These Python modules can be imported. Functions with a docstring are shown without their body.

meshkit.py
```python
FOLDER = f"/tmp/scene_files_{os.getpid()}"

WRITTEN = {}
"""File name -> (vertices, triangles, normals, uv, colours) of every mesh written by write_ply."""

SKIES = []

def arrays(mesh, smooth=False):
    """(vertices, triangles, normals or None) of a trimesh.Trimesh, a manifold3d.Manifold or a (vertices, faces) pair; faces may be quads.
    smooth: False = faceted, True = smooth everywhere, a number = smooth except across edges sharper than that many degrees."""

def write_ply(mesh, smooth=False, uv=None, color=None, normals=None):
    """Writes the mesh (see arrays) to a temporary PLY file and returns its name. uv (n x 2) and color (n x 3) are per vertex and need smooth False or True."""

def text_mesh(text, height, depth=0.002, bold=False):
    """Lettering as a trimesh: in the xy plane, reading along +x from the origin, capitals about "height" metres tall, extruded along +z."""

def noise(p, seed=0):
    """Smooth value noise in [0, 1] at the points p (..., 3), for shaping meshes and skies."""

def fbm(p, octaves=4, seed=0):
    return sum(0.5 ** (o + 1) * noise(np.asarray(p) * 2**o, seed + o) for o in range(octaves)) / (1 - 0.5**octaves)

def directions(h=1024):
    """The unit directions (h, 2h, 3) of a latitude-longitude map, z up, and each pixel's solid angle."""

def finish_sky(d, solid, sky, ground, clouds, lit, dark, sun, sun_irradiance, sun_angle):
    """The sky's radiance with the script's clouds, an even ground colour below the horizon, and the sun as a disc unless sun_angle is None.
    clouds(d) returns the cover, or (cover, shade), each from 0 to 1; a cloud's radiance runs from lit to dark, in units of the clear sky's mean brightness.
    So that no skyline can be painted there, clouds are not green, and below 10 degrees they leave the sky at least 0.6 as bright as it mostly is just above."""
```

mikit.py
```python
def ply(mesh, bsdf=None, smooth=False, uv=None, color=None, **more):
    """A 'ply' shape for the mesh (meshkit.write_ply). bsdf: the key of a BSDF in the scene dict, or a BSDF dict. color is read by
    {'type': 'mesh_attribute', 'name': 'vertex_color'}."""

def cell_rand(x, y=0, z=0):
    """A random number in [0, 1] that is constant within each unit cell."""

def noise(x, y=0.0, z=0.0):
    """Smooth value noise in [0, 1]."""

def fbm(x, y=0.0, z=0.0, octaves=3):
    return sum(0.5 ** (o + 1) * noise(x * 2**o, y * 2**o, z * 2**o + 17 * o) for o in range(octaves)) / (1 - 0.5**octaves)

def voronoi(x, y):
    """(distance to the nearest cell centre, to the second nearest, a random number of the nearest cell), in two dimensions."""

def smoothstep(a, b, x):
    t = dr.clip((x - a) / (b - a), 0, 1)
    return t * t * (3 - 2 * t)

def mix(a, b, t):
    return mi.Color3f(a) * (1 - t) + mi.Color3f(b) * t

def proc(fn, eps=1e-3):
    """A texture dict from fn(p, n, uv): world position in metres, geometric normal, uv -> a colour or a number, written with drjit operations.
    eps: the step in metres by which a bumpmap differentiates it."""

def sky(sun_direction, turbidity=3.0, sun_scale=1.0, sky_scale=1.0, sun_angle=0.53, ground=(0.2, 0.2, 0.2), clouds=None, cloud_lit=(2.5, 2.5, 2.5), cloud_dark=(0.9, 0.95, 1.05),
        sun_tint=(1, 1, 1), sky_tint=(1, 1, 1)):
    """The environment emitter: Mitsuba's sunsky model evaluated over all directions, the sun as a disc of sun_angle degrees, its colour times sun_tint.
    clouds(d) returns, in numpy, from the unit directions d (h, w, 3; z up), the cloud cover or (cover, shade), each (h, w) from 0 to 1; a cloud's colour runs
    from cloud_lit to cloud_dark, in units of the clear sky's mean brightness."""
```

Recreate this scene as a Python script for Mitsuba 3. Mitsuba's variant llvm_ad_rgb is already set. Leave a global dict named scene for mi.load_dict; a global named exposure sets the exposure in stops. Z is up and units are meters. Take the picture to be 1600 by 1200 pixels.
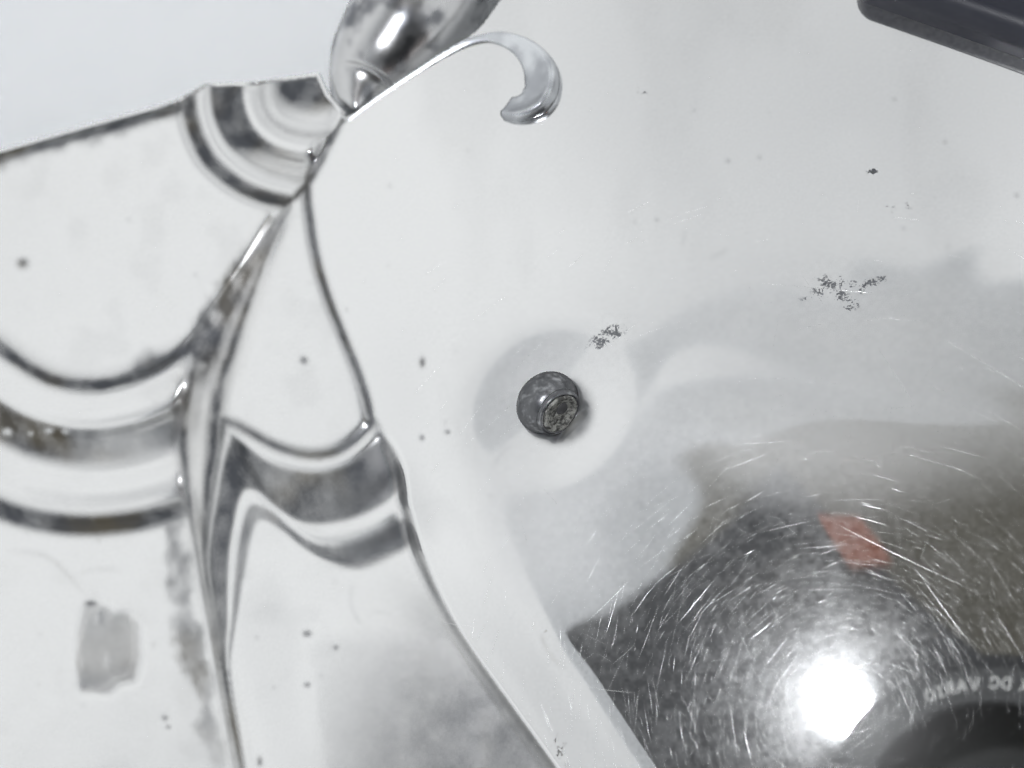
import math
import numpy as np
import trimesh
import mitsuba as mi
import drjit as dr
import mikit, meshkit
from scipy.spatial import cKDTree
from scipy.interpolate import PchipInterpolator, RegularGridInterpolator
from scipy.ndimage import gaussian_filter
import shapely
from shapely.geometry import Polygon

T = mi.ScalarTransform4f
scene, labels = {}, {}
rng = np.random.default_rng(7)

# ------------------------------------------------------------------ camera, sky, exposure
D = 0.100                                   # lens to the silver plate, straight down
F = 2462.0                                  # focal length in pixels of the 1600 px wide photograph
FOOT = np.array([1527.0, 1290.0])           # where the lens looks at the plate square on
n_cam = np.array([(FOOT[0] - 800) / F, (FOOT[1] - 600) / F, 1.0])
n_cam /= np.linalg.norm(n_cam)
Xc = np.array([1.0, 0, 0]) - n_cam[0] * n_cam
Xc /= np.linalg.norm(Xc)
Zc = -n_cam
Yc = np.cross(Zc, Xc)
CW = np.stack([Xc, Yc, Zc])                 # photograph axes (right, down, forward) -> world
CAM = np.array([0, 0, D])
fwd, down, right = CW @ [0, 0, 1.0], CW @ [0, 1.0, 0], CW @ [1.0, 0, 0]
exposure = 1.86
scene['camera'] = {
    'type': 'thinlens', 'to_world': T().look_at(origin=CAM.tolist(), target=(CAM + fwd).tolist(), up=(-down).tolist()),
    'fov': math.degrees(2 * math.atan(800 / F)), 'fov_axis': 'x', 'near_clip': 0.005, 'far_clip': 500.0,
    'aperture_radius': 0.0008, 'focus_distance': 0.1065}


def cloud(d):
    a = np.degrees(np.arccos(np.clip(d[..., 2], -1, 1)))
    n = meshkit.fbm(d * 2.1 + 11.3, 3, 5)
    s = np.clip(0.62 * (n - 0.40) / 0.3, 0, 1) + 0.25 * (1 - np.clip((a - 23) / 17, 0, 1) ** 2 * (3 - 2 * np.clip((a - 23) / 17, 0, 1)))
    return np.ones_like(a), np.clip(s, 0, 1)


scene['sky'] = mikit.sky((0.35, 0.5, 0.8), turbidity=3, sun_scale=0.0, sun_angle=30, clouds=cloud, ground=(0.25, 0.25, 0.25),
                         cloud_lit=(2.52, 2.58, 2.62), cloud_dark=(1.5, 1.55, 1.6))

# ------------------------------------------------------------------ helpers


def base_z(x, y):
    """The body's gentle dome."""
    r = np.hypot(x, y)
    cap, R = 0.09, 0.12
    return -cap * cap * R * np.log(np.cosh(r / (cap * R)))


def place(u, v, z0):
    """The point on the sight line through drawing position (u, v) that lies z0 metres above the dome."""
    u, v = np.asarray(u, float), np.asarray(v, float)
    c = np.stack([(u - 800) / F, (v - 600) / F, np.ones_like(u)], -1) @ CW.T
    z = np.zeros(u.shape) + z0
    for _ in range(25):
        p = CAM + c * ((z - D) / c[..., 2])[..., None]
        z = z + .8 * (base_z(p[..., 0], p[..., 1]) + z0 - z)
    return CAM + c * ((z - D) / c[..., 2])[..., None]


def hit(u, v):
    return place(u, v, 0.0)[..., :2]


def spline(pts, n=400):
    p = np.asarray(pts, float)
    s = np.concatenate([[0], np.cumsum(np.linalg.norm(np.diff(p, axis=0), axis=1) ** 0.5)])
    from scipy.interpolate import CubicSpline
    return CubicSpline(s / s[-1], p)(np.linspace(0, 1, n))


def poly(pts, n=400):
    p = np.asarray(pts, float)
    s = np.concatenate([[0], np.cumsum(np.linalg.norm(np.diff(p, axis=0), axis=1))])
    t = np.linspace(0, s[-1], n)
    return np.stack([np.interp(t, s, p[:, k]) for k in (0, 1)], 1)


def sdist(curve, P):
    """Signed distance (positive on the right hand walking along the curve with v down) and the parameter 0..1."""
    d, i = cKDTree(curve).query(P, workers=-1)
    tg = np.gradient(curve, axis=0)[i]
    e = P - curve[i]
    cr = tg[:, 0] * e[:, 1] - tg[:, 1] * e[:, 0]
    return d * np.where(cr >= 0, 1, -1), i / (len(curve) - 1)


def sstep(a, b, x):
    t = np.clip((x - a) / (b - a), 0, 1)
    return t * t * (3 - 2 * t)


# ------------------------------------------------------------------ materials
def ref(k):
    return {'type': 'ref', 'id': k}


def proc1(fn, eps=1e-4):
    return mikit.proc(fn, eps)


SM = []                                     # dark smudges on the plate: centre, half axes (m), angle, threshold
for (u, v, a, b, ang, th) in [(955, 522, 46, 15, -33, .45), (1308, 450, 42, 22, 8, .44), (1362, 441, 26, 8, -18, .48), (1262, 464, 20, 6, -20, .52), (1362, 268, 9, 7, 0, .45),
                              (1425, 330, 50, 26, 0, .66), (930, 545, 18, 8, -30, .52), (1020, 150, 70, 14, 20, .7), (870, 1165, 26, 22, 30, .6), (855, 985, 10, 60, 10, .66), (1330, 470, 14, 18, 0, .5)]:
    c = hit(u, v)
    e = hit(u + 40 * math.cos(math.radians(ang)), v + 40 * math.sin(math.radians(ang))) - c
    SM.append((c[0], c[1], a * .045e-3, b * .045e-3, math.atan2(e[1], e[0]), th))


def tarnish(p, n, uv):  # blends in tarnish, smudges and the dark reflections painted on the relief
    w = uv.x
    g = mikit.fbm(p.x * 5200, p.y * 5200, 0.0, 3)
    g2 = mikit.fbm(p.x * 700, p.y * 700, 3.0, 2)
    out = dr.clip(w * (0.95 + 0.16 * (g - .5) + .4 * (g2 - .5)), 0, 1)
    out = dr.select(out < 2e-3, 0.0, out)
    gs = mikit.fbm(p.x * 9500, p.y * 9500, 2.0, 3) * .55 + .45 * mikit.fbm(p.x * 2100, p.y * 2100, 5.0, 2)
    for (x, y, a, b, ang, th) in SM:
        dx, dy = p.x - x, p.y - y
        q = dr.square((dx * math.cos(ang) + dy * math.sin(ang)) / a) + dr.square((dy * math.cos(ang) - dx * math.sin(ang)) / b)
        out = dr.maximum(out, mikit.smoothstep(th - .04, th + .12, gs - 0.17 * q) * 0.85 * mikit.smoothstep(1.4, .5, q))
    return dr.select(out < 2e-3, 0.0, out)


def haze_w(p, n, uv):
    """Share of the surface that fine wear has dulled."""
    g = mikit.fbm(p.x * 260, p.y * 260, 1.0, 3)
    f = mikit.fbm(p.x * 2600, p.y * 2600, 1.0, 2)
    return dr.clip(0.05 + 0.12 * (g - 0.5) + 0.09 * (f - .5) + uv.y, 0.025, 0.9)


SIL = (0.87, 0.868, 0.86)
scene['silver_clear'] = {'type': 'conductor', 'material': 'none', 'specular_reflectance': {'type': 'rgb', 'value': SIL}}
scene['silver_worn'] = {'type': 'roughconductor', 'material': 'none', 'alpha': 0.09, 'distribution': 'ggx', 'specular_reflectance': {'type': 'rgb', 'value': SIL}}
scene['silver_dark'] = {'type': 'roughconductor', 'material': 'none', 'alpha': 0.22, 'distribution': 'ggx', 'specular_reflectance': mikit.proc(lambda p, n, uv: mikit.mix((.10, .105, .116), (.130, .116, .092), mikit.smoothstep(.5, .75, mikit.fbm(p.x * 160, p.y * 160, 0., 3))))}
scene['silver_fine'] = {'type': 'roughconductor', 'material': 'none', 'alpha': 0.035, 'distribution': 'ggx', 'specular_reflectance': {'type': 'rgb', 'value': SIL}}
scene['silver_base'] = {'type': 'blendbsdf', 'weight': proc1(lambda p, n, uv: dr.clip(.062 + dr.minimum(uv.y, 0.0), .006, .062)), 'a': ref('silver_clear'), 'b': ref('silver_fine')}
scene['silver_mix'] = {'type': 'blendbsdf', 'weight': proc1(haze_w), 'a': ref('silver_base'), 'b': ref('silver_worn')}
scene['silver_satin'] = {'type': 'roughconductor', 'material': 'none', 'alpha': 0.21, 'distribution': 'ggx', 'specular_reflectance': {'type': 'rgb', 'value': (.85, .842, .822)}}
scene['relief_mix'] = {'type': 'blendbsdf', 'weight': proc1(haze_w), 'a': ref('silver_fine'), 'b': ref('silver_satin')}
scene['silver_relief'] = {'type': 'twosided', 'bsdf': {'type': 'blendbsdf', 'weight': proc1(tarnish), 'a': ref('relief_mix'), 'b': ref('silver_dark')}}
scene['silver'] = {'type': 'twosided', 'bsdf': {'type': 'blendbsdf', 'weight': proc1(tarnish), 'a': ref('silver_mix'), 'b': ref('silver_dark')}}


scene['silver_soft'] = {'type': 'twosided', 'bsdf': {'type': 'roughconductor', 'material': 'none', 'alpha': 0.06, 'distribution': 'ggx', 'specular_reflectance': mikit.proc(lambda p, n, uv: mikit.mix((.66, .66, .66), (.22, .225, .24), mikit.smoothstep(.45, .7, mikit.fbm(p.x * 500, p.y * 500, p.z * 500, 3))))}}
scene['silver_pale'] = {'type': 'twosided', 'bsdf': {'type': 'roughconductor', 'material': 'none', 'alpha': 0.10, 'distribution': 'ggx', 'specular_reflectance': mikit.proc(lambda p, n, uv: mikit.mix((.80, .82, .84), (.50, .515, .54), mikit.smoothstep(.45, .7, mikit.fbm(p.x * 500, p.y * 500, p.z * 500, 3))))}}


def boss_tone(p, n, uv):
    g = mikit.fbm(p.x * 6000, p.y * 6000, p.z * 6000, 3)
    return mikit.mix((.045, .047, .052), (.15, .15, .16), mikit.smoothstep(.55, .95, g))


def nub_tone(p, n, uv):
    g = mikit.fbm(p.x * 4500, p.y * 4500, p.z * 4500, 3)
    return mikit.mix((.10, .10, .095), (.45, .45, .42), mikit.smoothstep(.3, .7, g))


scene['boss_dark'] = {'type': 'roughconductor', 'material': 'none', 'alpha': 0.18, 'distribution': 'ggx', 'specular_reflectance': mikit.proc(boss_tone)}
scene['boss_shine'] = {'type': 'roughconductor', 'material': 'none', 'alpha': 0.075, 'distribution': 'ggx', 'specular_reflectance': {'type': 'rgb', 'value': (.85, .86, .88)}}
scene['boss_metal'] = {'type': 'twosided', 'bsdf': {'type': 'blendbsdf', 'weight': proc1(lambda p, n, uv: .13 + .30 * mikit.smoothstep(.5, .85, mikit.fbm(p.x * 2600, p.y * 2600, p.z * 2600, 3))), 'a': ref('boss_dark'), 'b': ref('boss_shine')}}
scene['nub_metal'] = {'type': 'twosided', 'bsdf': {'type': 'bumpmap', 'nested_texture': mikit.proc(lambda p, n, uv: mikit.fbm(p.x * 5000, p.y * 5000, p.z * 5000, 3), 3e-5), 'scale': 0.0003,
                      'b': {'type': 'principled', 'base_color': mikit.proc(nub_tone), 'metallic': .7, 'roughness': .5}}}
scene['scratch_metal'] = {'type': 'twosided', 'bsdf': {'type': 'roughconductor', 'material': 'none', 'alpha': 0.05, 'distribution': 'ggx', 'specular_reflectance': {'type': 'rgb', 'value': SIL}}}


def plain(col, rough=.5, metallic=0., spec=.5):
    return {'type': 'twosided', 'bsdf': {'type': 'principled', 'base_color': col if isinstance(col, dict) else {'type': 'rgb', 'value': col}, 'roughness': rough, 'metallic': metallic, 'specular': spec}}


scene['white_paper'] = plain(mikit.proc(lambda p, n, uv: mikit.mix((.92, .935, .95), (.94, .95, .96), mikit.fbm(p.x * 300, p.y * 300, 0., 3))), .8, 0, .2)
scene['black_plastic'] = plain(mikit.proc(lambda p, n, uv: mikit.mix((.012, .014, .026), (.022, .024, .036), mikit.fbm(p.x * 900, p.y * 900, p.z * 900, 3))), .38)
scene['camera_black'] = plain(mikit.proc(lambda p, n, uv: mikit.mix((.008, .009, .012), (.014, .016, .02), mikit.fbm(p.x * 3000, p.y * 3000, p.z * 3000, 2))), .55)
scene['ring_black'] = plain((.075, .077, .08), .5)
scene['lens_dark'] = plain((.012, .013, .012), .25)
scene['letter_white'] = plain((.92, .92, .9), .6)
scene['orange_leather'] = plain(mikit.proc(lambda p, n, uv: mikit.mix((.36, .085, .025), (.28, .065, .02), mikit.fbm(p.x * 800, p.y * 800, p.z * 800, 2))), .7)
scene['pale_cloth'] = plain(mikit.proc(lambda p, n, uv: mikit.mix((.74, .75, .765), (.82, .83, .84), mikit.fbm(p.x * 60, p.y * 60, p.z * 60, 3))), .95, 0, .1)
scene['olive_scarf'] = plain((.165, .153, .122), .95, 0, .1)
scene['skin'] = plain((.35, .21, .15), .6)
scene['grey_ground'] = plain(mikit.proc(lambda p, n, uv: mikit.mix((.12, .12, .115), (.2, .2, .19), mikit.fbm(p.x * 3, p.y * 3, 0., 4))), .9)


def add(key, mesh, bsdf, smooth=False, label=None, category=None, group=None, kind=None, **kw):
    scene[key] = mikit.ply(mesh, bsdf, smooth=smooth, **kw)
    e = {k: v for k, v in (('label', label), ('category', category), ('group', group), ('kind', kind)) if v}
    if e:
        labels[key] = e


# ------------------------------------------------------------------ the setting: ground and the white sheet
g = trimesh.creation.cylinder(60, 0.02, sections=96)
g.apply_translation([0, 0, -0.76])
add('ground', g, 'grey_ground', label='grey ground below the table', category='ground', kind='structure')
ZT = -0.019
tb = trimesh.creation.box([1.1, 0.9, 0.02])
tb.apply_translation([-0.15, 0.1, ZT - 0.01])
add('table_top', tb, 'white_paper', label='smooth white surface under and behind the silver vessel', category='table', kind='structure')

# ------------------------------------------------------------------ the vessel: relief drawn as a height map on the plate
STEP = 2.0
U = np.arange(-420, 2021, STEP)
V = np.arange(-420, 1621, STEP)
gu, gv = np.meshgrid(U, V)
SH = gu.shape
P = np.stack([gu.ravel(), gv.ravel()], 1)
MM = 0.047e-3                                # metres of height per pixel of drawing


def inside(pts):
    return shapely.contains_xy(Polygon(pts), P[:, 0], P[:, 1]).reshape(SH)


def soft(m, px):
    return gaussian_filter(m.astype(float), px / STEP)


# outlines
EDGE = np.vstack([spline([(560, 178), (525, 200), (500, 235), (483, 285), (486, 335), (500, 415), (535, 515), (565, 590), (580, 650)], 200),
                  spline([(580, 650), (604, 685), (626, 728), (634, 772), (640, 800)], 100)[1:],
                  spline([(640, 800), (668, 890), (715, 980), (790, 1090), (880, 1215), (1010, 1400), (1160, 1620)], 300)[1:]])
RIM = np.vstack([poly([(-420, 330), (0, 237), (140, 197), (272, 161), (300, 146), (322, 134), (400, 131), (497, 117), (512, 150), (540, 183)], 300)])
STEM = spline([(452, 322), (425, 365), (385, 445), (345, 530), (318, 620), (311, 700), (310, 780), (314, 866), (329, 960), (343, 1042), (371, 1195), (410, 1400), (440, 1620)], 500)
relief = inside(np.vstack([[(-900, 1700)], [(-900, 400)], RIM, EDGE, [(1160, 1700)]]))
left = inside(np.vstack([[(-900, 1700), (-900, 300), (0, 150), (300, 60), (540, 60), (520, 215), (470, 300)], STEM, [(440, 1700)]]))
outside = inside(np.vstack([[(-900, -900), (-900, 440)], RIM, [(560, 172), (600, 146), (700, 84), (752, 40), (795, -20), (880, -300), (1000, -900)]]))
dE, tE = (a.reshape(SH) for a in sdist(EDGE, P))     # positive left of the edge walking down (= relief side)
dE = np.where(relief, np.abs(dE), -np.abs(dE))       # positive inside the relief
dS, tS = (a.reshape(SH) for a in sdist(STEM, P))
dS = np.where(left, -np.abs(dS), np.abs(dS))         # negative on the left of the stem

h = np.zeros(SH)
nz0 = meshkit.fbm(np.stack([gu / 45, gv / 90, 0 * gu], -1), 3, 13)
tarn_refl = np.zeros(SH)  # weight of real tarnish and of painted dark reflections
dull = np.zeros(SH)

# -- right hand swag: panel, two ridges, lower panel
SWR = np.vstack([spline([(442, 1620), (412, 1400), (373, 1195), (345, 1042), (331, 960), (317, 880), (324, 800), (336, 725), (348, 655)], 300), spline([(345, 655), (385, 670), (425, 692), (480, 708), (530, 700), (580, 655), (625, 590)], 200)[1:]])
d, t = (a.reshape(SH) for a in sdist(SWR, P))
side = inside(np.vstack([SWR, [(1400, 590), (1400, 1700), (420, 1700)]]))
d = np.where(side, np.abs(d), -np.abs(d))
vv_ = SWR[:, 1] * 1.0
ws_c = np.concatenate([np.interp(SWR[:300, 1], [655, 700, 780, 890, 1000, 1040, 1200], [.55, .46, .40, .36, .14, .07, .05]), np.interp(np.arange(len(SWR) - 300), [0, 30, 60, 200], [.55, .8, 1.0, .95])])
ws = np.interp(t, np.linspace(0, 1, len(SWR)), ws_c)
ws = gaussian_filter(ws, 8)
dn = d / ws
prof = PchipInterpolator([-60, -14, -4, 6, 12, 18, 24, 32, 72, 110, 118, 128, 138, 148, 182, 194, 420], [0, 0, -1.5, -6, -6.2, -5, -5.5, -9, -24, -38, -38.5, -37, -37.5, -41, -54, -56, -56])
KR, KL = .95, 1.75
hr = 7 - 56 * KR + (prof(np.clip(dn, -59, 419)) + 56) * KR * gaussian_filter(np.interp(t, np.linspace(0, 1, len(SWR)), np.concatenate([np.interp(SWR[:300, 1], [655, 690, 760, 890, 1040], [1.0, .5, .16, .10, .03]), np.ones(len(SWR) - 300)])), 3)
p4 = side & (dn > 190)
p2 = ~side
tarn_refl_r = 0.9 * np.exp(-(((dn - 2) * np.clip(ws, .4, 1)) / 8) ** 2) + (.86 + .5 * (nz0 - .5)) * sstep(24, 36, dn) * sstep(116, 106, dn) + (.72 + .5 * (nz0 - .5)) * sstep(142, 156, dn) * sstep(200, 184, dn)  # tarnished line, then two hollows painted dark to imitate reflections
# the lower panel bulges towards its lower right
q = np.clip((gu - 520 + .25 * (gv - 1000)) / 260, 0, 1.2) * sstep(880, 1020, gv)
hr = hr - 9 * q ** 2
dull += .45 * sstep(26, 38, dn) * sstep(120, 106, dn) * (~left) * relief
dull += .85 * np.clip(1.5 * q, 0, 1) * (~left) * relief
# -- left hand swag
SWL = spline([(-420, 320), (-200, 420), (-80, 495), (0, 548), (60, 588), (130, 606), (200, 596), (250, 574), (310, 540), (400, 480)], 400)
d, t = (a.reshape(SH) for a in sdist(SWL, P))
sideL = inside(np.vstack([SWL, [(700, 480), (700, 1700), (-900, 1700), (-900, 320)]]))
d = np.where(sideL, np.abs(d), -np.abs(d))
wl = np.interp(t, [0, .5, .78, .95, 1], [1.1, 1.0, 1.0, .76, .7])
dl = d / wl
prof = PchipInterpolator([-80, -12, -4, 8, 16, 34, 54, 64, 78, 96, 130, 140, 156, 176, 198, 220, 232, 600], [0, 0, -2, -8, -8.5, -6, -7, -10, -20, -27, -36, -36.5, -34, -35.5, -42, -56, -58, -58])
hl = 22 + prof(np.clip(dl, -79, 599)) * KL
tarn_refl_l = (.5 + 1.0 * nz0) * np.exp(-((dl + 3) / 10) ** 2) + .7 * sstep(-34, -4, dl + 40 * (nz0 - .5)) * sstep(6, -2, dl) * sstep(170, 230, gu) + (.62 + .4 * sstep(190, 60, gu) + .5 * (nz0 - .5)) * sstep(60, 68, dl) * sstep(132, 105, dl) + .5 * sstep(70, 74, dl) * sstep(104, 90, dl) * sstep(150, 40, gu) * 1.6 + .55 * sstep(188, 204, dl) * sstep(240, 226, dl) + .9 * np.exp(-((dl - 215) / 11) ** 2) * sstep(330, 200, gu) + .25 * sstep(-40, -5, dl) * sstep(5, 0, dl)  # tarnished lines; the wide hollow between is a painted dark reflection
# -- upper scroll: concentric mouldings round a corner of the rim
cx, cy = 486, 138
r = np.hypot(gu - cx, gv - cy)
prof = PchipInterpolator([0, 50, 66, 78, 88, 104, 114, 130, 148, 160, 174, 190, 202, 214, 260], [-30, -28, -24, -14, -9, -6, -10, -26, -30, -22, -15, -22, -8, -1, 0])
rr = r * np.interp(np.arctan2(gv - cy, cx - gu), [0, .6, 1.3], [1.0, .985, 1.06])
corner = soft(left & (rr < 300) & (gu < 545), 2)
hl = hl + prof(np.clip(rr, 0, 259)) * corner
tarn_refl_l = np.maximum(tarn_refl_l, corner * (1.7 * np.exp(-((rr - 192) / 10) ** 2) + 2.6 * sstep(104, 114, rr) * sstep(160, 150, rr) * (.12 + .88 * sstep(262, 165, gv)) + .35 * np.exp(-((rr - 78) / 6) ** 2) + 1.5 * sstep(70, 30, rr) * sstep(200, 130, gv)))
# -- dark edge just inside the rim
dR, tR = (a.reshape(SH) for a in sdist(RIM, P))
dR = np.where(outside, -np.abs(dR), np.abs(dR))
nz = meshkit.fbm(np.stack([gu / 38, gv / 38, 0 * gu], -1), 4, 3)
rimdark = (gu < 285)
tarn_refl_l = np.maximum(tarn_refl_l, rimdark * (1.15 * np.exp(-((np.abs(dR) - 7) / 8) ** 2) + .55 * sstep(34, 8, dR + 40 * (nz - .5))))
hl = hl - 9 * np.exp(-(np.abs(dR) / 9) ** 2) * rimdark
hl = hl + 6 * sstep(900, 300, gu + gv) * 0

L = soft(left, 2.2)
h_rel = hl * L + hr * (1 - L)
tarn_refl_rel = tarn_refl_l * L + tarn_refl_r * (1 - L)
# -- stem: a tapering spear between the two sides
wst = np.interp(gv, [320, 400, 450, 540, 640, 700, 780, 864, 1000], [3, 8, 13, 23, 24, 24, 14, 5, 3])
x = dS / wst
low = np.minimum(hl, hr)
sharp = np.interp(x, [-1.6, -1, -.45, -.1, .5, 1.0, 1.5], [0, -4, 3, 6, 1, -5, 0])
inst = sstep(1.5, 1.0, np.abs(x))
base = hl + (hr - hl) * sstep(-.9, .9, x) - 6
base = gaussian_filter(base, 6)
h_rel = h_rel * (1 - inst) + inst * (base + sharp * np.clip(wst / 20 - .3, .02, 1) * sstep(480, 620, gv))
ntex = meshkit.fbm(np.stack([gu / 16, gv / 26, 0 * gu], -1), 4, 9)
tarn_refl_rel = np.maximum(tarn_refl_rel * (1 - .5 * inst), (.75 * np.exp(-((x + 1.05) / .35) ** 2) + .65 * np.exp(-((x - 1.0) / .35) ** 2) + .3 * sstep(.15, .5, x) * sstep(1.2, .9, x)) * (.55 + 1.3 * ntex) * sstep(1500, 1000, gv))
tarn_refl_rel = np.maximum(tarn_refl_rel, .95 * np.exp(-(x / .75) ** 2) * (.25 + 1.2 * ntex) * sstep(325, 372, gv) * sstep(640, 540, gv))
tarn_refl_rel = np.maximum(tarn_refl_rel, 1.0 * sstep(-46, -10, dS + 60 * (ntex - .5)) * sstep(4, -4, dS) * sstep(370, 430, gv) * sstep(640, 560, gv))
# -- edge of the relief against the body
h_plate = -12 * sstep(120, 0, -dE) * sstep(700, 860, gv)
step_in = sstep(-4, 14, dE)
q2 = np.clip((gu - 470 + .35 * (gv - 1000)) / 270, 0, 1.3)
low_ = sstep(840, 1010, gv) * (~left) * (p4 | (gv > 900))
h_in = h_rel * (1 - low_) + low_ * (-12 - 9 * q2 ** 2)
h_in = h_in * L * 0 + np.where(left, h_rel, h_in)
h_in = h_rel + (h_in - h_rel) * sstep(15, 150, dS)
h = np.where(relief | (dE > -3), h_plate * (1 - step_in) + h_in * step_in, h_plate)
groove = np.exp(-((dE - 3) / 5) ** 2)
h = h - 1.5 * groove * sstep(210, 260, gv) * sstep(1000, 800, gv)
tarn_refl = np.where(relief, tarn_refl_rel, 0) * sstep(-1, 4, dE)
tarn_refl = np.maximum(tarn_refl, 1.0 * np.exp(-((dE - 3) / 6.5) ** 2) * sstep(190, 260, gv) * sstep(690, 640, gv))
tarn_refl = np.maximum(tarn_refl, relief * (~left) * .68 * gaussian_filter(sstep(.1, 1.15, q2), 3) * sstep(930, 1110, gv + 60 * (nz - .5)))  # grey reflection painted over the panel towards its lower right
tarn_refl = np.maximum(tarn_refl, relief * .36 * sstep(110, 8, dE) * sstep(860, 1010, gv))  # painted grey along the lower edge, standing in for reflected low sky
tarn_refl = np.maximum(tarn_refl, relief * .7 * np.exp(-((dE - 5) / 7) ** 2) * sstep(640, 700, gv))

# -- lower left panel: bluish tarnish along the stem, a dull knock mark, small dents
bl = sstep(28, 6, np.abs(dS + np.interp(gv, [760, 1000, 1200], [42, 36, 26])) + 40 * (nz - .5)) * sstep(770, 830, gv) * sstep(1230, 1120, gv) * left
tarn_refl = np.maximum(tarn_refl, .6 * bl * (.3 + 1.4 * ntex))
mark = soft(inside([(133, 948), (150, 942), (172, 952), (176, 960), (200, 958), (214, 972), (218, 1022), (208, 1062), (186, 1066), (170, 1080), (128, 1082), (118, 1030), (124, 985)]), 2)
mark_in = inside([(133, 948), (150, 942), (172, 952), (176, 960), (200, 958), (214, 972), (218, 1022), (208, 1062), (186, 1066), (170, 1080), (128, 1082), (118, 1030), (124, 985)])
h = h - mark * (4 + .16 * (gu - 168) + .10 * (gv - 1012)) - mark * 2.5 * (ntex - .5)
tarn_refl = np.maximum(tarn_refl, (.30 + .15 * sstep(1030, 1050, gv + 12 * np.sin(gu / 14))) * mark)
dull += .3 * mark
dull += .7 * np.exp(-(((gu - 1360) / 400) ** 2 + ((gv - 640) / 130) ** 2) ** 1.5)
for (u, v, a, b) in [(35, 411, 9, 8), (142, 943, 10, 5), (475, 563, 6, 6), (660, 566, 4, 8), (660, 684, 3, 4), (700, 675, 4, 3), (258, 1122, 5, 4), (263, 1136, 4, 3), (480, 990, 7, 5), (525, 1012, 4, 4), (480, 1070, 5, 4), (512, 860, 4, 10), (406, 1190, 4, 8), (500, 715, 3, 6)]:
    k = np.exp(-(((gu - u) / a) ** 2 + ((gv - v) / b) ** 2) ** 1.3)
    tarn_refl = np.maximum(tarn_refl, .9 * k)
    h = h - 1.2 * k
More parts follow.
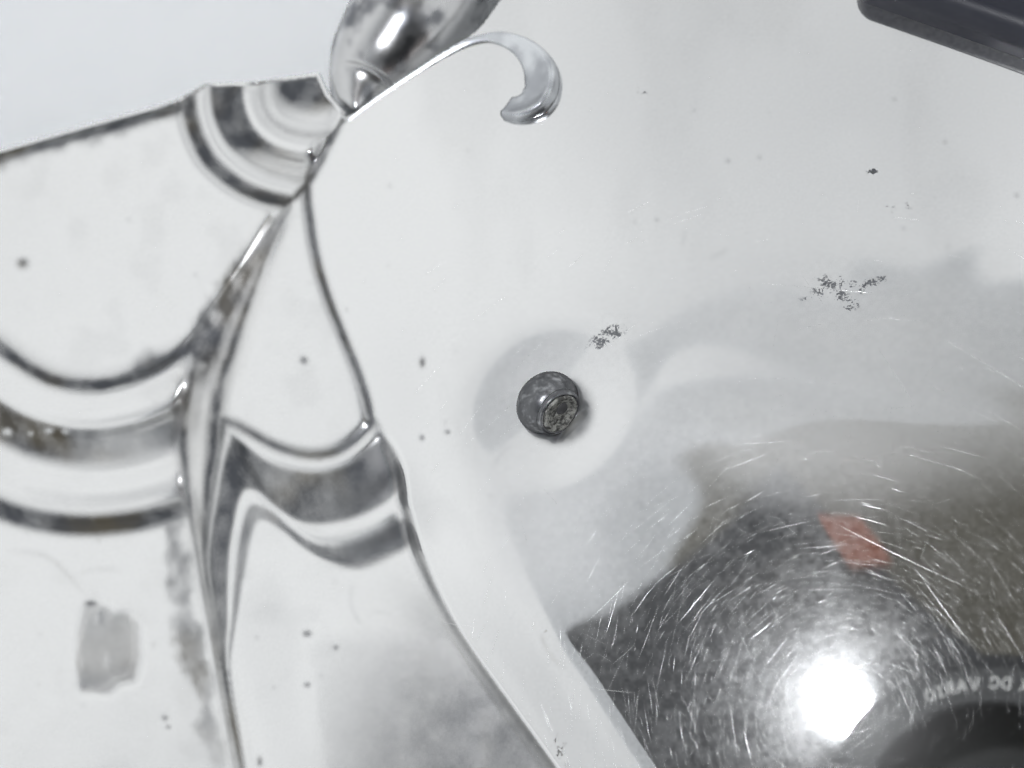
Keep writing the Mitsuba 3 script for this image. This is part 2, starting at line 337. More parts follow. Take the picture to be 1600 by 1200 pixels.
for pts, wd, am in [([(0, 862), (62, 866), (90, 882), (118, 912), (140, 940)], 4, .35), ([(118, 900), (150, 890), (200, 893)], 4, .2), ([(541, 186), (520, 214), (496, 262), (470, 298), (438, 328)], 5, 2.2), ([(452, 322), (425, 365), (405, 402)], 3.5, 1.0), ([(1071, 358), (1066, 388)], 1.2, .6), ([(1103, 408), (1122, 398), (1140, 388)], 1.3, .6), ([(1484, 378), (1478, 392)], 1.2, .5),
                    ([(1516, 374), (1500, 378)], 1.1, .4), ([(1238, 498), (1224, 506)], 1.1, .4), ([(806, 690), (780, 716), (765, 745)], 1.6, .45), ([(700, 655), (692, 664)], 1.2, .6), ([(845, 985), (852, 1010), (880, 1046)], 2.0, .4), ([(640, 1075), (652, 1110)], 1.5, .4),
                    ([(555, 905), (548, 940), (575, 990)], 2.2, .35), ([(578, 955), (600, 958), (618, 962)], 1.3, .4)]:
    dd, tt = (a.reshape(SH) for a in sdist(spline(pts, 60) if len(pts) > 2 else poly(pts, 60), P))
    tarn_refl = np.maximum(tarn_refl, am * .6 * np.exp(-(dd / wd) ** 2) * (.3 + 1.2 * ntex) * sstep(0, .25, tt) * sstep(1, .75, tt))
for _ in range(70):                           # dust specks
    u, v, a, b, am = rng.uniform(0, 1600), rng.uniform(150, 1200), rng.uniform(1.2, 3.2), rng.uniform(1.2, 3.2), rng.uniform(.15, .55)
    w_ = (slice(max(0, int((v + 400) / 2)), int((v + 440) / 2)), slice(max(0, int((u + 400) / 2)), int((u + 440) / 2)))
    tarn_refl[w_] = np.maximum(tarn_refl[w_], am * np.exp(-((gu[w_] - u) / a) ** 2 - ((gv[w_] - v) / b) ** 2))
tarn_refl = np.maximum(tarn_refl, ~relief * .05 * sstep(.5, .75, meshkit.fbm(np.stack([gu / 150, gv / 320, 0 * gu + 7], -1), 4, 41)))   # faint grime
# -- fine soil on the panels
tarn_refl = np.maximum(tarn_refl, relief * .06 * sstep(.55, .75, meshkit.fbm(np.stack([gu / 60, gv / 60, 0 * gu + 4], -1), 4, 31)))

# -- wear round the rivet
dull += .55 * np.exp(-(np.hypot(gu - 862, gv - 636) / 165) ** 4)
dull += .60 * sstep(-40, -140, dE) * np.exp(-(((gu - 800) / 170) ** 2 + ((gv - 860) / 110) ** 2) ** 1.5) + .60 * np.exp(-(((gu - 1280) / 330) ** 2 + ((gv - 470) / 90) ** 2) ** 1.5)
# -- dimple of the rivet and the dents of the body
BX, BY = 862.0, 636.0
ex, ey = (gu - BX), (gv - BY)
al, pe = (ex * .74 - ey * .67) / 1.18, (ex * .67 + ey * .74)
rb = np.hypot(al, pe)
h = h - 5 * np.exp(-(rb / 70) ** 2) - 2.2 * np.exp(-(rb / 48) ** 2) + 2.6 * np.exp(-((rb - 125) / 45) ** 2)
tarn_refl = np.maximum(tarn_refl, .7 * np.exp(-((np.hypot(gu - 872, gv - 640) - 45) / 10) ** 2) * sstep(-30, 30, gu - 850 + .8 * (gv - 640)) * (.4 + ntex))
FOLD = spline([(985, 760), (1000, 640), (1035, 568), (1110, 545), (1220, 560), (1330, 585), (1440, 612), (1620, 650), (1900, 740)], 300)
dF, tF = (a.reshape(SH) for a in sdist(FOLD, P))
h = h + 3.0 * sstep(-6, 60, dF) * sstep(440, 100, dF) * sstep(0, .12, tF) * sstep(1, .5, tF)
for pts, amp, sg in [([(1610, 380), (1540, 400), (1490, 480), (1445, 600)], -1.0, 24), ([(1310, 190), (1315, 260), (1290, 340), (1330, 450), (1420, 590)], -1.5, 34), ([(640, 760), (760, 820), (850, 960), (900, 1050)], 1.0, 40)]:
    dd, tt = (a.reshape(SH) for a in sdist(spline(pts, 120), P))
    h = h + amp * np.exp(-(dd / sg) ** 2) * sstep(0, .2, tt) * sstep(1, .8, tt)
h = h + 3.4 * gaussian_filter(meshkit.fbm(np.stack([gu / 330, gv / 330, 0 * gu], -1), 2, 21) - .5, 26) * sstep(20, -60, dE)
h = h + 1.2 * (meshkit.fbm(np.stack([gu / 60, gv / 60, 0 * gu], -1), 3, 22) - .5) * relief
for (u, v, a, b, amp) in [(12, 674, 9, 7, 3), (48, 677, 7, 4, 3), (76, 673, 10, 4, 3), (102, 675, 6, 4, 3), (121, 1006, 3, 9, 3), (218, 1006, 3, 9, 3), (128, 1038, 2.5, 8, 3), (167, 1034, 3, 9, 3), (152, 966, 3, 9, 3)]:
    k = np.exp(-(((gu - u) / a) ** 2 + ((gv - v) / b) ** 2))
    h = h + amp * k
    tarn_refl = tarn_refl * (1 - k)
dull -= .07 * sstep(330, 200, np.hypot(gu - 1527, gv - 1290))
pw = gaussian_filter(((dE < -60) & (rb > 150)).astype(float), 14)
h = h + (gaussian_filter(h, 12) - h) * pw
h = gaussian_filter(h, 1.6)
hb = gaussian_filter(h, 2.4)
wsm = gaussian_filter((relief & (inst > .02)).astype(float), 5)
h = h + (hb - h) * gaussian_filter(relief.astype(float), 2)
h = h + (gaussian_filter(h, 4.5) - h) * np.clip(1.8 * wsm, 0, 1)
dull += .7 * np.clip(1.6 * gaussian_filter(wsm, 4), 0, 1)
top_ = gaussian_filter((relief & (np.abs(x) < 2.2) & (gv > 318) & (gv < 575)).astype(float), 5)
h = h + (gaussian_filter(h, 8) - h) * np.clip(1.6 * top_, 0, 1)
tarn_refl = gaussian_filter(np.clip(tarn_refl, 0, 1), 1.1)
tarn_refl[tarn_refl < 2e-3] = 0
dull[np.abs(dull) < 2e-3] = 0

fh, ft, fd = (RegularGridInterpolator((V, U), a, bounds_error=False, fill_value=None) for a in (h, tarn_refl, dull))


def height(u, v):
    q = np.stack([np.clip(v, V[0], V[-1]), np.clip(u, U[0], U[-1])], -1)
    return fh(q).reshape(np.shape(u))


def surf(u, v, dz=0.0):
    """Point of the vessel's surface at a drawing position, dz metres proud of it."""
    u, v = np.asarray(u, float), np.asarray(v, float)
    return place(u, v, height(u, v) * MM + dz)


# mesh lines: dense in view, coarse beyond
mu = np.concatenate([np.linspace(-900, -30, 70)[:-1], np.arange(-30, 1631, 2.0), np.linspace(1632, 2700, 80)])
mv = np.concatenate([np.linspace(-700, -30, 60)[:-1], np.arange(-30, 1231, 2.0), np.linspace(1232, 2100, 70)])
MU, MV = np.meshgrid(mu, mv)
q = np.stack([np.clip(MV, V[0], V[-1]), np.clip(MU, U[0], U[-1])], -1)
VERT = place(MU, MV, fh(q) * MM)
TX, DX = np.gradient(VERT, axis=1), np.gradient(VERT, axis=0)
NRM = np.cross(DX, TX)
NRM /= np.linalg.norm(NRM, axis=-1, keepdims=True)
NRM *= np.sign(NRM[..., 2:])
UV = np.stack([ft(q), fd(q)], -1)
near = lambda a: RegularGridInterpolator((V, U), a.astype(float), method='nearest', bounds_error=False, fill_value=None)
cell = np.zeros(SH, int)                      # which part a place belongs to
inst_m = (np.abs(x) < 1.05) & relief
cell[relief & ~left & ~side] = 1              # leaf panel
cell[relief & ~left & side] = 2               # right swag
cell[relief & ~left & p4] = 3                 # lower panel
cell[relief & left & (dl < 6)] = 4            # upper panel
cell[relief & left & (dl >= 6)] = 5           # left swag
cell[relief & left & (dl > 236)] = 6          # lower left panel
cell[relief & left & (rr < 206) & (gu > 262)] = 7   # scroll mouldings at the rim
cell[inst_m] = 8
cell[mark_in] = 9
cell[outside] = -1
cm = near(cell)(np.stack([np.clip(MV[:-1, :-1] + 1, V[0], V[-1]), np.clip(MU[:-1, :-1] + 1, U[0], U[-1])], -1)).round().astype(int)
idx = np.arange(MU.size).reshape(MU.shape)
quads = np.stack([idx[:-1, :-1], idx[1:, :-1], idx[1:, 1:], idx[:-1, 1:]], -1)
NAMES = {0: 'body', 1: 'leaf_panel', 2: 'swag_moulding', 3: 'lower_panel', 4: 'rim_panel', 5: 'swag_moulding_001', 6: 'lower_panel_001', 7: 'scroll_moulding', 8: 'stem', 9: 'lower_panel_001__knock_mark'}
VS = 'silver_vessel'
labels[VS] = {'label': 'polished silver vessel with embossed swags, a dark rivet and many fine scratches', 'category': 'silverware'}
PL = {'body': 'smooth bright curved body with scratches, smudges and soft dents', 'leaf_panel': 'pointed flat leaf panel edged by a dark line',
      'swag_moulding': 'two ridged swag moulding with a wide dark hollow', 'swag_moulding_001': 'two ridged swag moulding with a brown hollow at the photo edge',
      'lower_panel': 'plain panel below the right swag darkening towards its corner', 'lower_panel_001': 'plain panel with a bluish tarnish strip and a knock mark',
      'rim_panel': 'broad flat panel under the straight rim', 'scroll_moulding': 'concentric curved mouldings with a black hollow at the rim', 'stem': 'narrow dark tapering stem between the two swags',
      'lower_panel_001__knock_mark': 'dull grey knock mark with tiny glints'}
for k, name in NAMES.items():
    f = quads[cm == k]
    f = np.vstack([f[:, [0, 1, 2]], f[:, [0, 2, 3]]])
    used, inv = np.unique(f, return_inverse=True)
    path = meshkit.write_ply((VERT.reshape(-1, 3)[used], inv.reshape(-1, 3)), False, UV.reshape(-1, 2)[used], None, normals=NRM.reshape(-1, 3)[used])
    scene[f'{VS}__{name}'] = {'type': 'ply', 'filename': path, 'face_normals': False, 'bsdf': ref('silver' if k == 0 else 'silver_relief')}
    labels[f'{VS}__{name}'] = {'label': PL[name]}


SEC = np.array([(-1.0, -.6), (-1.03, .0), (-1.0, .30), (-.92, .48), (-.80, .58), (-.66, .58), (-.52, .48), (-.3, .33), (0, .17), (.3, .04), (.6, -.06), (.85, -.16), (1.0, -.3), (1.0, -.6)])[::-1]


def tube(points, radii, sides=20, squash=1.0, up=(0, 0, 1), section=None):
    p = np.asarray(points, float)
    t = np.gradient(p, axis=0)
    t /= np.linalg.norm(t, axis=1, keepdims=True)
    a = np.cross(t, np.asarray(up, float))
    a /= np.linalg.norm(a, axis=1, keepdims=True)
    b = np.cross(a, t)
    ang = np.arange(sides) * 2 * np.pi / sides
    radii = np.broadcast_to(radii, (len(p),))
    sec = np.stack([np.cos(ang), squash * np.sin(ang)], 1) if section is None else section
    sides = len(sec)
    v = p[:, None] + radii[:, None, None] * (sec[None, :, :1] * a[:, None] + sec[None, :, 1:] * b[:, None])
    n = len(p)
    i, j = np.meshgrid(np.arange(n - 1), np.arange(sides), indexing='ij')
    qd = np.stack([i * sides + j, i * sides + (j + 1) % sides, (i + 1) * sides + (j + 1) % sides, (i + 1) * sides + j], -1).reshape(-1, 4)
    f = np.vstack([qd[:, [0, 1, 2]], qd[:, [0, 2, 3]]])
    v = np.vstack([v.reshape(-1, 3), p[:1], p[-1:]])
    jj = np.arange(sides)
    f = np.vstack([f, np.stack([(jj + 1) % sides, jj, 0 * jj + n * sides], 1), np.stack([(n - 1) * sides + jj, (n - 1) * sides + (jj + 1) % sides, 0 * jj + n * sides + 1], 1)])
    m = trimesh.Trimesh(v, f, process=False)
    if m.volume < 0:
        m.invert()
    return m


def part(name, mesh, bsdf, smooth=True, uvx=None, label=None, kind=None):
    key = f'{VS}__{name}'
    if bsdf == 'silver':
        n = len(mesh.vertices)
        uv = np.zeros((n, 2)) if uvx is None else np.stack([np.broadcast_to(uvx, (n,)), np.zeros(n)], 1)
        scene[key] = mikit.ply(mesh, bsdf, smooth=True, uv=uv)
    else:
        scene[key] = mikit.ply(mesh, bsdf, smooth=smooth)
    e = {k: v for k, v in (('label', label), ('kind', kind)) if v}
    if e:
        labels[key] = e


# rolled rim along the outer edge
rp = RIM[::2]
off = surf(rp[:, 0] + 4, rp[:, 1] + 6)
off = place(rp[:, 0], rp[:, 1], height(rp[:, 0] + 4, rp[:, 1] + 6) * MM - .1e-3)
part('rim', tube(off, .22e-3, 16), 'silver', label='thin bright rolled rim along the straight outer edge')

# the scroll that curls over the edge of the body
sc = spline([(545, 188), (585, 157), (650, 113), (710, 76), (760, 58), (806, 68), (838, 100), (844, 135), (826, 160), (792, 166)], 160)
tt = np.linspace(0, 1, 160)
hz = np.interp(tt, [0, .1, .3, .5, .7, .85, 1], [.1, .1, .2, .3, .4, .4, .2]) * 1e-3
rad = np.interp(tt, [0, .1, .3, .5, .62, .75, .88, 1], [.08, .12, .16, .28, .66, 1.32, 1.42, .95]) * 1e-3
hb_ = height(sc[:, 0], sc[:, 1] + 6) * MM
c3 = place(sc[:, 0], sc[:, 1], np.linspace(0, hb_[-1], 160) + hz)
part('scroll', tube(c3, rad, section=SEC), 'silver_pale', label='curled scroll end with a blue white tip and bright upper edge')
hs = spline([(556, 172), (582, 118), (640, 40), (692, -40), (745, -150), (810, -320)], 120)
tt = np.linspace(0, 1, 120)
rad = PchipInterpolator([0, .04, .10, .2, .35, 1], [.3, 1.8, 3.2, 4.4, 5.2, 5.6])(tt) * 1e-3
c3 = place(hs[:, 0], hs[:, 1], PchipInterpolator([0, .1, .3, 1], [-.5, -2, -2.5, -1])(tt) * 1e-3)
part('handle_root', tube(c3, rad, 40), 'silver_soft', label='thick rounded silver root of the scroll with a bright glint')

# the dark bar over the top right corner
a0, a1 = place(1376, -40, 1e-3), place(1790, 106, 1e-3)
ax = (a1 - a0) / np.linalg.norm(a1 - a0)
import manifold3d as m3
cs = m3.CrossSection([[(-4.5, -3), (4.5, -3), (4.5, 3), (-4.5, 3)]]).offset(-1.2, m3.JoinType.Round, 2, 40).offset(1.2, m3.JoinType.Round, 2, 40)
bar = m3.Manifold.extrude(cs, 40).to_mesh()
bar = trimesh.Trimesh(bar.vert_properties[:, :3] * 1e-3, bar.tri_verts)
sp = [trimesh.creation.icosphere(3, 1.2) for _ in range(8)]
pts = [(x_, y_, z_) for x_ in (-4.5, 4.5) for y_ in (-1.2, 1.2) for z_ in (0, 45)]
hull = m3.Manifold.batch_hull([m3.Manifold.sphere(1.7, 48).translate([x_, y_, z_]) for x_, y_, z_ in pts]).to_mesh()
bar = trimesh.Trimesh(hull.vert_properties[:, :3] * 1e-3, hull.tri_verts)
yy = np.array([0, 0, 1.0]) - ax[2] * ax
yy /= np.linalg.norm(yy)
xx = np.cross(yy, ax)
M = np.eye(4)
M[:3, 0], M[:3, 1], M[:3, 2] = xx, yy, ax
M[:3, 3] = a0 + np.array([0, 0, -.6e-3]) + xx * (-4.2e-3 if (xx @ (place(1385, -100, 0) - place(1385, 10, 0))) < 0 else 4.2e-3)
bar.apply_transform(M)
part('grip', bar, 'black_plastic', 35, label='black rounded grip bar across the top right corner')

# rivet: a dark dome with a broken hollow tip
ctr = surf(858, 632)
pxm = np.linalg.norm(surf(870, 632) - surf(858, 632)) / 12
axis = (surf(900, 668) - surf(858, 632))
axis[2] = 0
axis = axis / np.linalg.norm(axis) * .87 + np.array([0, 0, .49])
axis /= np.linalg.norm(axis)
s1 = np.cross(axis, [0, 0, 1.0])
s1 /= np.linalg.norm(s1)
s2 = np.cross(axis, s1)
R3 = np.stack([s1, s2, axis], 1)
RR = 45 * pxm
dm = trimesh.creation.icosphere(5, 1.0)
vv = dm.vertices * [1.08, .95, .95]
vv = vv * (1 + .02 * (meshkit.fbm(vv * 3, 3, 4)[:, None] - .5))
vv[:, 2] = np.where(vv[:, 2] > .76, .76 + .12 * (vv[:, 2] - .76), vv[:, 2])
dm.vertices = vv * RR @ R3.T + ctr + [0, 0, .25 * RR]
part('rivet', dm, 'boss_metal', True, label='dark tarnished domed rivet with a white glint')
th = np.linspace(0, 2 * np.pi, 97)[:-1]


def disc(prof_, wob):
    nv = np.array([[r_ * math.cos(a) * 1.10, r_ * math.sin(a) * (.92 + .03 * math.sin(2 * a)), z_ + wob * math.sin(2 * a + 1) * (r_ > .5)] for r_, z_ in prof_ for a in th])
    ns = len(th)
    i, j = np.meshgrid(np.arange(len(prof_) - 1), np.arange(ns), indexing='ij')
    qd = np.stack([i * ns + j, (i + 1) * ns + j, (i + 1) * ns + (j + 1) % ns, i * ns + (j + 1) % ns], -1).reshape(-1, 4)
    return trimesh.Trimesh(nv, np.vstack([qd[:, [0, 1, 2]], qd[:, [0, 2, 3]]]), process=False)


def seat(m):
    v_ = np.array(m.vertices)
    m.vertices = v_ * RR @ R3.T + ctr + [0, 0, .25 * RR] + axis * .82 * RR
    return m


nub = disc(np.array([[.001, .00], [.12, .0], [.24, .0], [.34, .02], [.42, .05], [.47, .10], [.52, .13], [.57, .12], [.61, .04], [.62, -.05]]), .03)
v_ = np.array(nub.vertices)
k_ = R3.T @ (CAM - ctr)
k_ = -k_[:2] / np.linalg.norm(k_[:2])
v_[:, 2] -= .22 * np.exp(-((v_[:, 0] - .26 * R3[0, 0]) ** 2 + (v_[:, 1] + .0) ** 2) / .025)
v_[:, 2] += .07 * (meshkit.fbm(v_ * 9, 3, 2) - .5)
nub.vertices = v_
part('rivet__broken_tip', seat(nub), 'nub_metal', True, label='pitted hollow tip broken off the rivet')
part('rivet__collar', seat(disc(np.array([[.60, .02], [.65, .05], [.71, .03], [.75, -.04], [.76, -.16], [.70, -.3]]), .02)), 'boss_metal', True, label='dark collar round the broken tip')

# ------------------------------------------------------------------ scratches on the body: shallow rounded furrow lips
GL = np.array([1320.0, 1110.0])


def scratch_mesh(items):
    vs, fs, ns_, k = [], [], [], 0
    for (p0, p1, p2, w, sl) in items:
        t = np.linspace(0, 1, 7)[:, None]
        c = (1 - t) ** 2 * p0 + 2 * t * (1 - t) * p1 + t ** 2 * p2
        tg = np.gradient(c, axis=0)
        tg /= np.linalg.norm(tg, axis=1, keepdims=True)
        nr = np.stack([-tg[:, 1], tg[:, 0]], 1)
        ww = w * np.sin(np.pi * (.06 + .88 * t))
        A, B, C = c - nr * ww, c, c + nr * ww
        rows = [surf(A[:, 0], A[:, 1], -2e-6), surf(B[:, 0], B[:, 1], 0) + (ww * MM * sl) * [0, 0, 1.0] + [0, 0, 3e-6], surf(C[:, 0], C[:, 1], -2e-6)]
        v = np.stack(rows, 1).reshape(-1, 3)
        vs.append(v)
        for a in range(6):
            for b in range(2):
                o = k + a * 3 + b
                fs += [(o, o + 1, o + 4), (o, o + 4, o + 3)]
        k += len(v)
    return trimesh.Trimesh(np.vstack(vs), np.array(fs), process=False)


items = []
for n_, spread, dens, lm_, ls_, wm_, ws_, sl_ in [(2400, 150, .97, 2.6, .5, -1.7, .35, .05), (1150, 215, .97, 3.7, .6, -1.75, .4, .055), (80, 210, .97, 4.1, .5, -.95, .3, .07), (60, 900, .1, 3.6, .6, -1.2, .3, .10)]:
    done = 0
    while done < n_:
        u, v = GL + rng.normal(0, 1, 2) * [spread, spread * .9] if rng.random() < dens else (rng.uniform(650, 1640), rng.uniform(300, 1240))
        keep = sstep(150, 300, math.hypot(u - 1540, v - 1300)) * .95 + .05
        if not (660 < u < 1660 and 300 < v < 1260) or rng.random() > keep:
            continue
        ang = math.atan2(v - GL[1], u - GL[0]) + math.pi / 2 + rng.normal(0, .16) if rng.random() < .8 else rng.uniform(0, math.pi)
        ln = np.exp(rng.normal(lm_, ls_))
        dvec = np.array([math.cos(ang), math.sin(ang)])
        p0, p2 = np.array([u, v]) - dvec * ln / 2, np.array([u, v]) + dvec * ln / 2
        p1 = np.array([u, v]) + np.array([-dvec[1], dvec[0]]) * rng.normal(0, .015) * ln
        items.append((p0, p1, p2, np.exp(rng.normal(wm_, ws_)), abs(rng.normal(0, sl_)) + .008))
        done += 1
keep_ = (np.array([it[1] for it in items]))
inb = [it for it, o in zip(items, shapely.contains_xy(Polygon(np.vstack([EDGE, [(2400, 1620), (2400, -400), (600, -400)]])), keep_[:, 0], keep_[:, 1])) if o]
part('scratches', scratch_mesh(inb), 'scratch_metal', True, label='fine bright scratches circling the reflected flash', kind='stuff')

# ------------------------------------------------------------------ the photographer's camera, seen mirrored in the body
CB = np.stack([right, down, fwd], 1)                   # camera axes -> world
C_ = 'compact_camera'
labels[C_] = {'label': 'dark compact camera with a ringed lens, seen mirrored in the silver', 'category': 'camera'}


def cam_part(name, mesh, bsdf, smooth=30, label=None, **kw):
    m = mesh.copy()
    m.vertices = np.array(m.vertices) @ CB.T + CAM
    scene[f'{C_}__{name}'] = mikit.ply(m, bsdf, smooth=smooth, **kw)
    if label:
        labels[f'{C_}__{name}'] = {'label': label}


def reflect_to(u, v, depth):
    """Where a pixel's mirrored ray meets the plane `depth` behind the lens front (camera axes, metres) - a design aid."""
    p = surf(u, v)
    xy_ = p[:2]
    r_ = np.hypot(*xy_)
    sl = .09 * math.tanh(r_ / (.09 * .12))
    nn = np.array([xy_[0] / r_ * sl, xy_[1] / r_ * sl, 1.0])
    nn /= np.linalg.norm(nn)
    dv = p - CAM
    dv /= np.linalg.norm(dv)
    rv = dv - 2 * (dv @ nn) * nn
    tt_ = (-depth - (p - CAM) @ fwd) / (rv @ fwd)
    return CB.T @ (p + rv * tt_ - CAM)


RIN, RTX, ROUT = .0263, .0300, .0365


def ring(r0, r1, z0, z1, n=96):
    a = m3.CrossSection.circle(r1 * 1e3, n) - m3.CrossSection.circle(r0 * 1e3, n)
    m = m3.Manifold.extrude(a, abs(z1 - z0) * 1e3).to_mesh()
    t_ = trimesh.Trimesh(m.vert_properties[:, :3] * 1e-3, m.tri_verts)
    t_.apply_translation([0, 0, min(z0, z1)])
    return t_


def slab(pts, z0, z1, rnd):
    c = m3.CrossSection([[(a * 1e3, b * 1e3) for a, b in pts]])
    c = c.offset(-rnd, m3.JoinType.Round, 2, 48).offset(rnd, m3.JoinType.Round, 2, 48)
    m = m3.Manifold.extrude(c, abs(z1 - z0) * 1e3).to_mesh()
    t_ = trimesh.Trimesh(m.vert_properties[:, :3] * 1e-3, m.tri_verts)
    t_.apply_translation([0, 0, min(z0, z1)])
    return t_


cam_part('lens_ring', ring(RIN, .0332, -.002, 0), 'ring_black', label='flat black lens ring carrying the white lettering')
cam_part('lens_barrel', ring(.0334, ROUT, -.022, -.0012), 'camera_black')
gl = trimesh.creation.icosphere(5, .08)
gl = trimesh.intersections.slice_mesh_plane(gl, [0, 0, 1], [0, 0, .0752])
gl.apply_translation([0, 0, -.0752 - .010])
cam_part('front_glass', gl, 'lens_dark', True)
us, vl = np.array([.795, -.606]), np.array([.606, .795])
uv2 = lambda pts: [tuple(a * us + b * vl) for a, b in pts]
bp = uv2([(-.0600, -.1085), (.0080, -.1085), (.0242, -.0407), (.045, .05), (.045, .11), (-.07, .11), (-.0655, -.05)])
if Polygon(bp).exterior.is_ccw is False:
    bp = bp[::-1]
cam_part('body', slab(bp, -.046, -.020, 4), 'camera_black')
fl = trimesh.creation.cylinder(.0100, .010, sections=48)
fl.apply_translation([-.0364, -.0319, -.0175])
cam_part('flash_housing', fl, 'ring_black')
fw = trimesh.creation.cylinder(.0068, .0006, sections=48)
fw.apply_translation([-.0364, -.0319, -.0120])
cam_part('flash_lamp', fw, 'letter_white', label='round lit flash lamp beside the lens', emitter={'type': 'area', 'radiance': {'type': 'rgb', 'value': (34, 34.7, 36)}})
tab = [(-.0471, -.0760), (-.0324, -.0749), (-.0246, -.0660), (-.0369, -.0652)]
if Polygon(tab).exterior.is_ccw is False:
    tab = tab[::-1]
cam_part('strap_tab', slab(tab, -.0195, -.0180, .8), 'orange_leather', label='orange strap tab at the corner of the camera')
# white lettering set letter by letter round the ring, tops outward, clockwise seen from the front
WORD, HGT = 'LUMIX DC VARIO', .00235
adv, letters = 0.0, []
for ch in WORD:
    if ch == ' ':
        adv += HGT * .62
        continue
    lm = meshkit.text_mesh(ch, HGT, .00010, True)
    w0, w1 = lm.bounds[0][0], lm.bounds[1][0]
    lm.apply_translation([-(w0 + w1) / 2, -HGT / 2, 0])
    letters.append((lm, adv + (w1 - w0) / 2))
    adv += (w1 - w0) + HGT * .20
end = letters[-1][1]
for lm, s_ in letters:
    a = math.radians(-20.0) + (end - s_) / RTX          # angle from the top, towards +x
    rad_, tan_ = np.array([math.sin(a), -math.cos(a), 0]), np.array([-math.cos(a), -math.sin(a), 0])
    m = lm.copy()
    m.vertices = np.array(lm.vertices) @ np.stack([tan_, rad_, [0, 0, 1.0]]) + rad_ * RTX + [0, 0, .00001]
    base_key = f'{C_}__lens_ring__letter'
    n_ = sum(k.startswith(base_key) for k in scene)
    cam_part('lens_ring__letter' + (f'_{n_:03d}' if n_ else ''), m, 'letter_white', False)

# ------------------------------------------------------------------ the photographer bending over the camera
def cw(x_, y_, z_):
    return CAM + right * x_ + down * y_ + fwd * z_


def bones(chain):
    out = m3.Manifold()
    for a, ra, b, rb_ in chain:
        out = out + m3.Manifold.batch_hull([m3.Manifold.sphere(ra, 24).translate(np.asarray(a).tolist()), m3.Manifold.sphere(rb_, 24).translate(np.asarray(b).tolist())])
    m = out.refine_to_length(.03).to_mesh()
    t_ = trimesh.Trimesh(m.vert_properties[:, :3], m.tri_verts)
    trimesh.smoothing.filter_taubin(t_, iterations=8)
    return t_


head = cw(-.080, -.095, -.18)
neck = head + np.array([.06, -.13, .02])
chest = neck + np.array([.03, -.16, -.06])
hip = np.array([.15, -.62, .22])
sl_, sr_ = neck + np.array([-.17, -.03, -.04]), neck + np.array([.19, -.06, -.04])
el_, er_ = np.array([-.13, -.30, .16]), np.array([.30, -.26, .18])
wl_, wr_ = cw(.02, .220, -.085), cw(.165, .150, -.085)
kl, kr = np.array([.05, -.60, -.28]), np.array([.27, -.62, -.28])
fl_, fr_ = np.array([.04, -.68, -.72]), np.array([.28, -.70, -.72])
PK = 'person'
labels[PK] = {'label': 'photographer in a pale hooded jacket and dark olive scarf, seen only as a dark reflection', 'category': 'person'}
scene[f'{PK}__jacket'] = mikit.ply(bones([(neck, .085, chest, .15), (chest, .15, hip, .14), (sl_, .07, neck, .08), (sr_, .07, neck, .08), (sl_, .068, el_, .05), (sr_, .068, er_, .05), (el_, .05, wl_, .034), (er_, .05, wr_, .034)]), 'pale_cloth', smooth=True)
scene[f'{PK}__trousers'] = mikit.ply(bones([(hip + [-.08, 0, -.03], .11, kl, .075), (hip + [.08, 0, -.03], .11, kr, .075), (kl, .075, fl_, .05), (kr, .075, fr_, .05), (fl_, .045, fl_ + [-.01, .16, -.01], .035), (fr_, .045, fr_ + [.01, .16, -.01], .035)]), 'pale_cloth', smooth=True)
look = CAM - head
look /= np.linalg.norm(look)
hs1 = np.cross(look, [0, -.6, .8])
hs1 /= np.linalg.norm(hs1)
hup = np.cross(hs1, look)
HB = np.stack([hs1, look, hup], 1)
hm = trimesh.creation.icosphere(4, 1.0)
v_ = np.array(hm.vertices) * [.075, .085, .115]
f_ = np.clip(v_[:, 1] / .095, 0, 1)
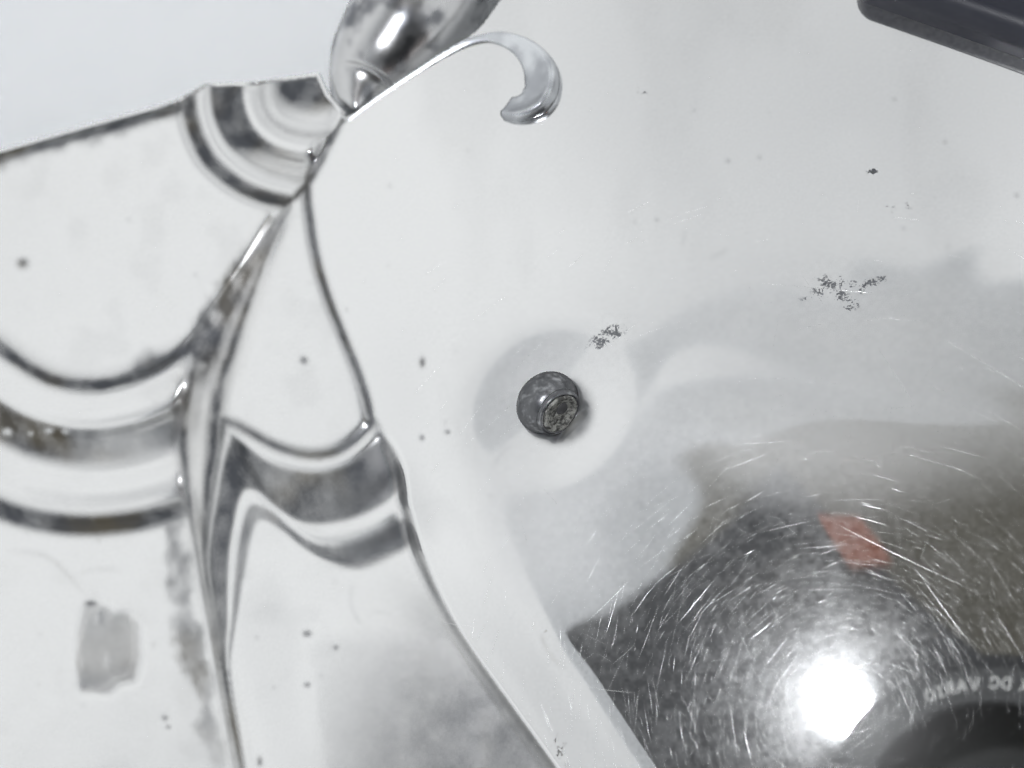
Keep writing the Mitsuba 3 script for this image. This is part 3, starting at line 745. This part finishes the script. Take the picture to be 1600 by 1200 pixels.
v_[:, 1] += .020 * np.exp(-((v_[:, 0] / .012) ** 2 + ((v_[:, 2] + .01) / .022) ** 2)) * f_ - .010 * (np.exp(-(((np.abs(v_[:, 0]) - .032) / .013) ** 2 + ((v_[:, 2] - .015) / .012) ** 2))) * f_ + .004 * np.exp(-((v_[:, 0] / .022) ** 2 + ((v_[:, 2] + .05) / .008) ** 2)) * f_
v_ *= [1.55, 1.25, 1.0]
hm.vertices = v_ @ HB.T + head + look * .035 + right * .012
scene[f'{PK}__face_scarf'] = mikit.ply(hm, 'olive_scarf', smooth=True)
hd = trimesh.creation.icosphere(4, 1.0)
hd.vertices = np.array(hd.vertices) * [.150, .115, .155] @ HB.T + head
scene[f'{PK}__hood'] = mikit.ply(hd, 'pale_cloth', smooth=True)
for nm, w_, e_, tgt in (('hand', wl_, el_, cw(.013, .128, -.055)), ('hand_001', wr_, er_, cw(.105, .080, -.055))):
    dd_ = (tgt - w_) / np.linalg.norm(tgt - w_)
    sd_ = np.cross(dd_, fwd)
    sd_ /= np.linalg.norm(sd_)
    palm = w_ + dd_ * .055
    ch = [(w_, .024, palm + sd_ * .026, .012), (w_, .024, palm - sd_ * .026, .012), (palm + sd_ * .026, .012, palm - sd_ * .026, .012)]
    for q_, (o_, l_) in enumerate(((.030, .062), (.010, .072), (-.010, .068), (-.030, .052))):
        b_ = palm + sd_ * o_
        k_ = b_ + dd_ * l_ * .5 + fwd * .004
        ch += [(b_, .0095, k_, .0088), (k_, .0088, k_ + dd_ * l_ * .3 + fwd * l_ * .35, .0075)]
    th_ = w_ + dd_ * .02 + sd_ * .03
    ch += [(w_ + sd_ * .012, .014, th_ + dd_ * .02, .010), (th_ + dd_ * .02, .010, th_ + dd_ * .045 + fwd * .02, .0085)]
    out = m3.Manifold()
    for a, ra, b, rb_ in ch:
        out = out + m3.Manifold.batch_hull([m3.Manifold.sphere(ra, 20).translate(np.asarray(a).tolist()), m3.Manifold.sphere(rb_, 20).translate(np.asarray(b).tolist())])
    m = out.to_mesh()
    scene[f'{PK}__{nm}'] = mikit.ply(trimesh.Trimesh(m.vert_properties[:, :3], m.tri_verts), 'skin', smooth=40)
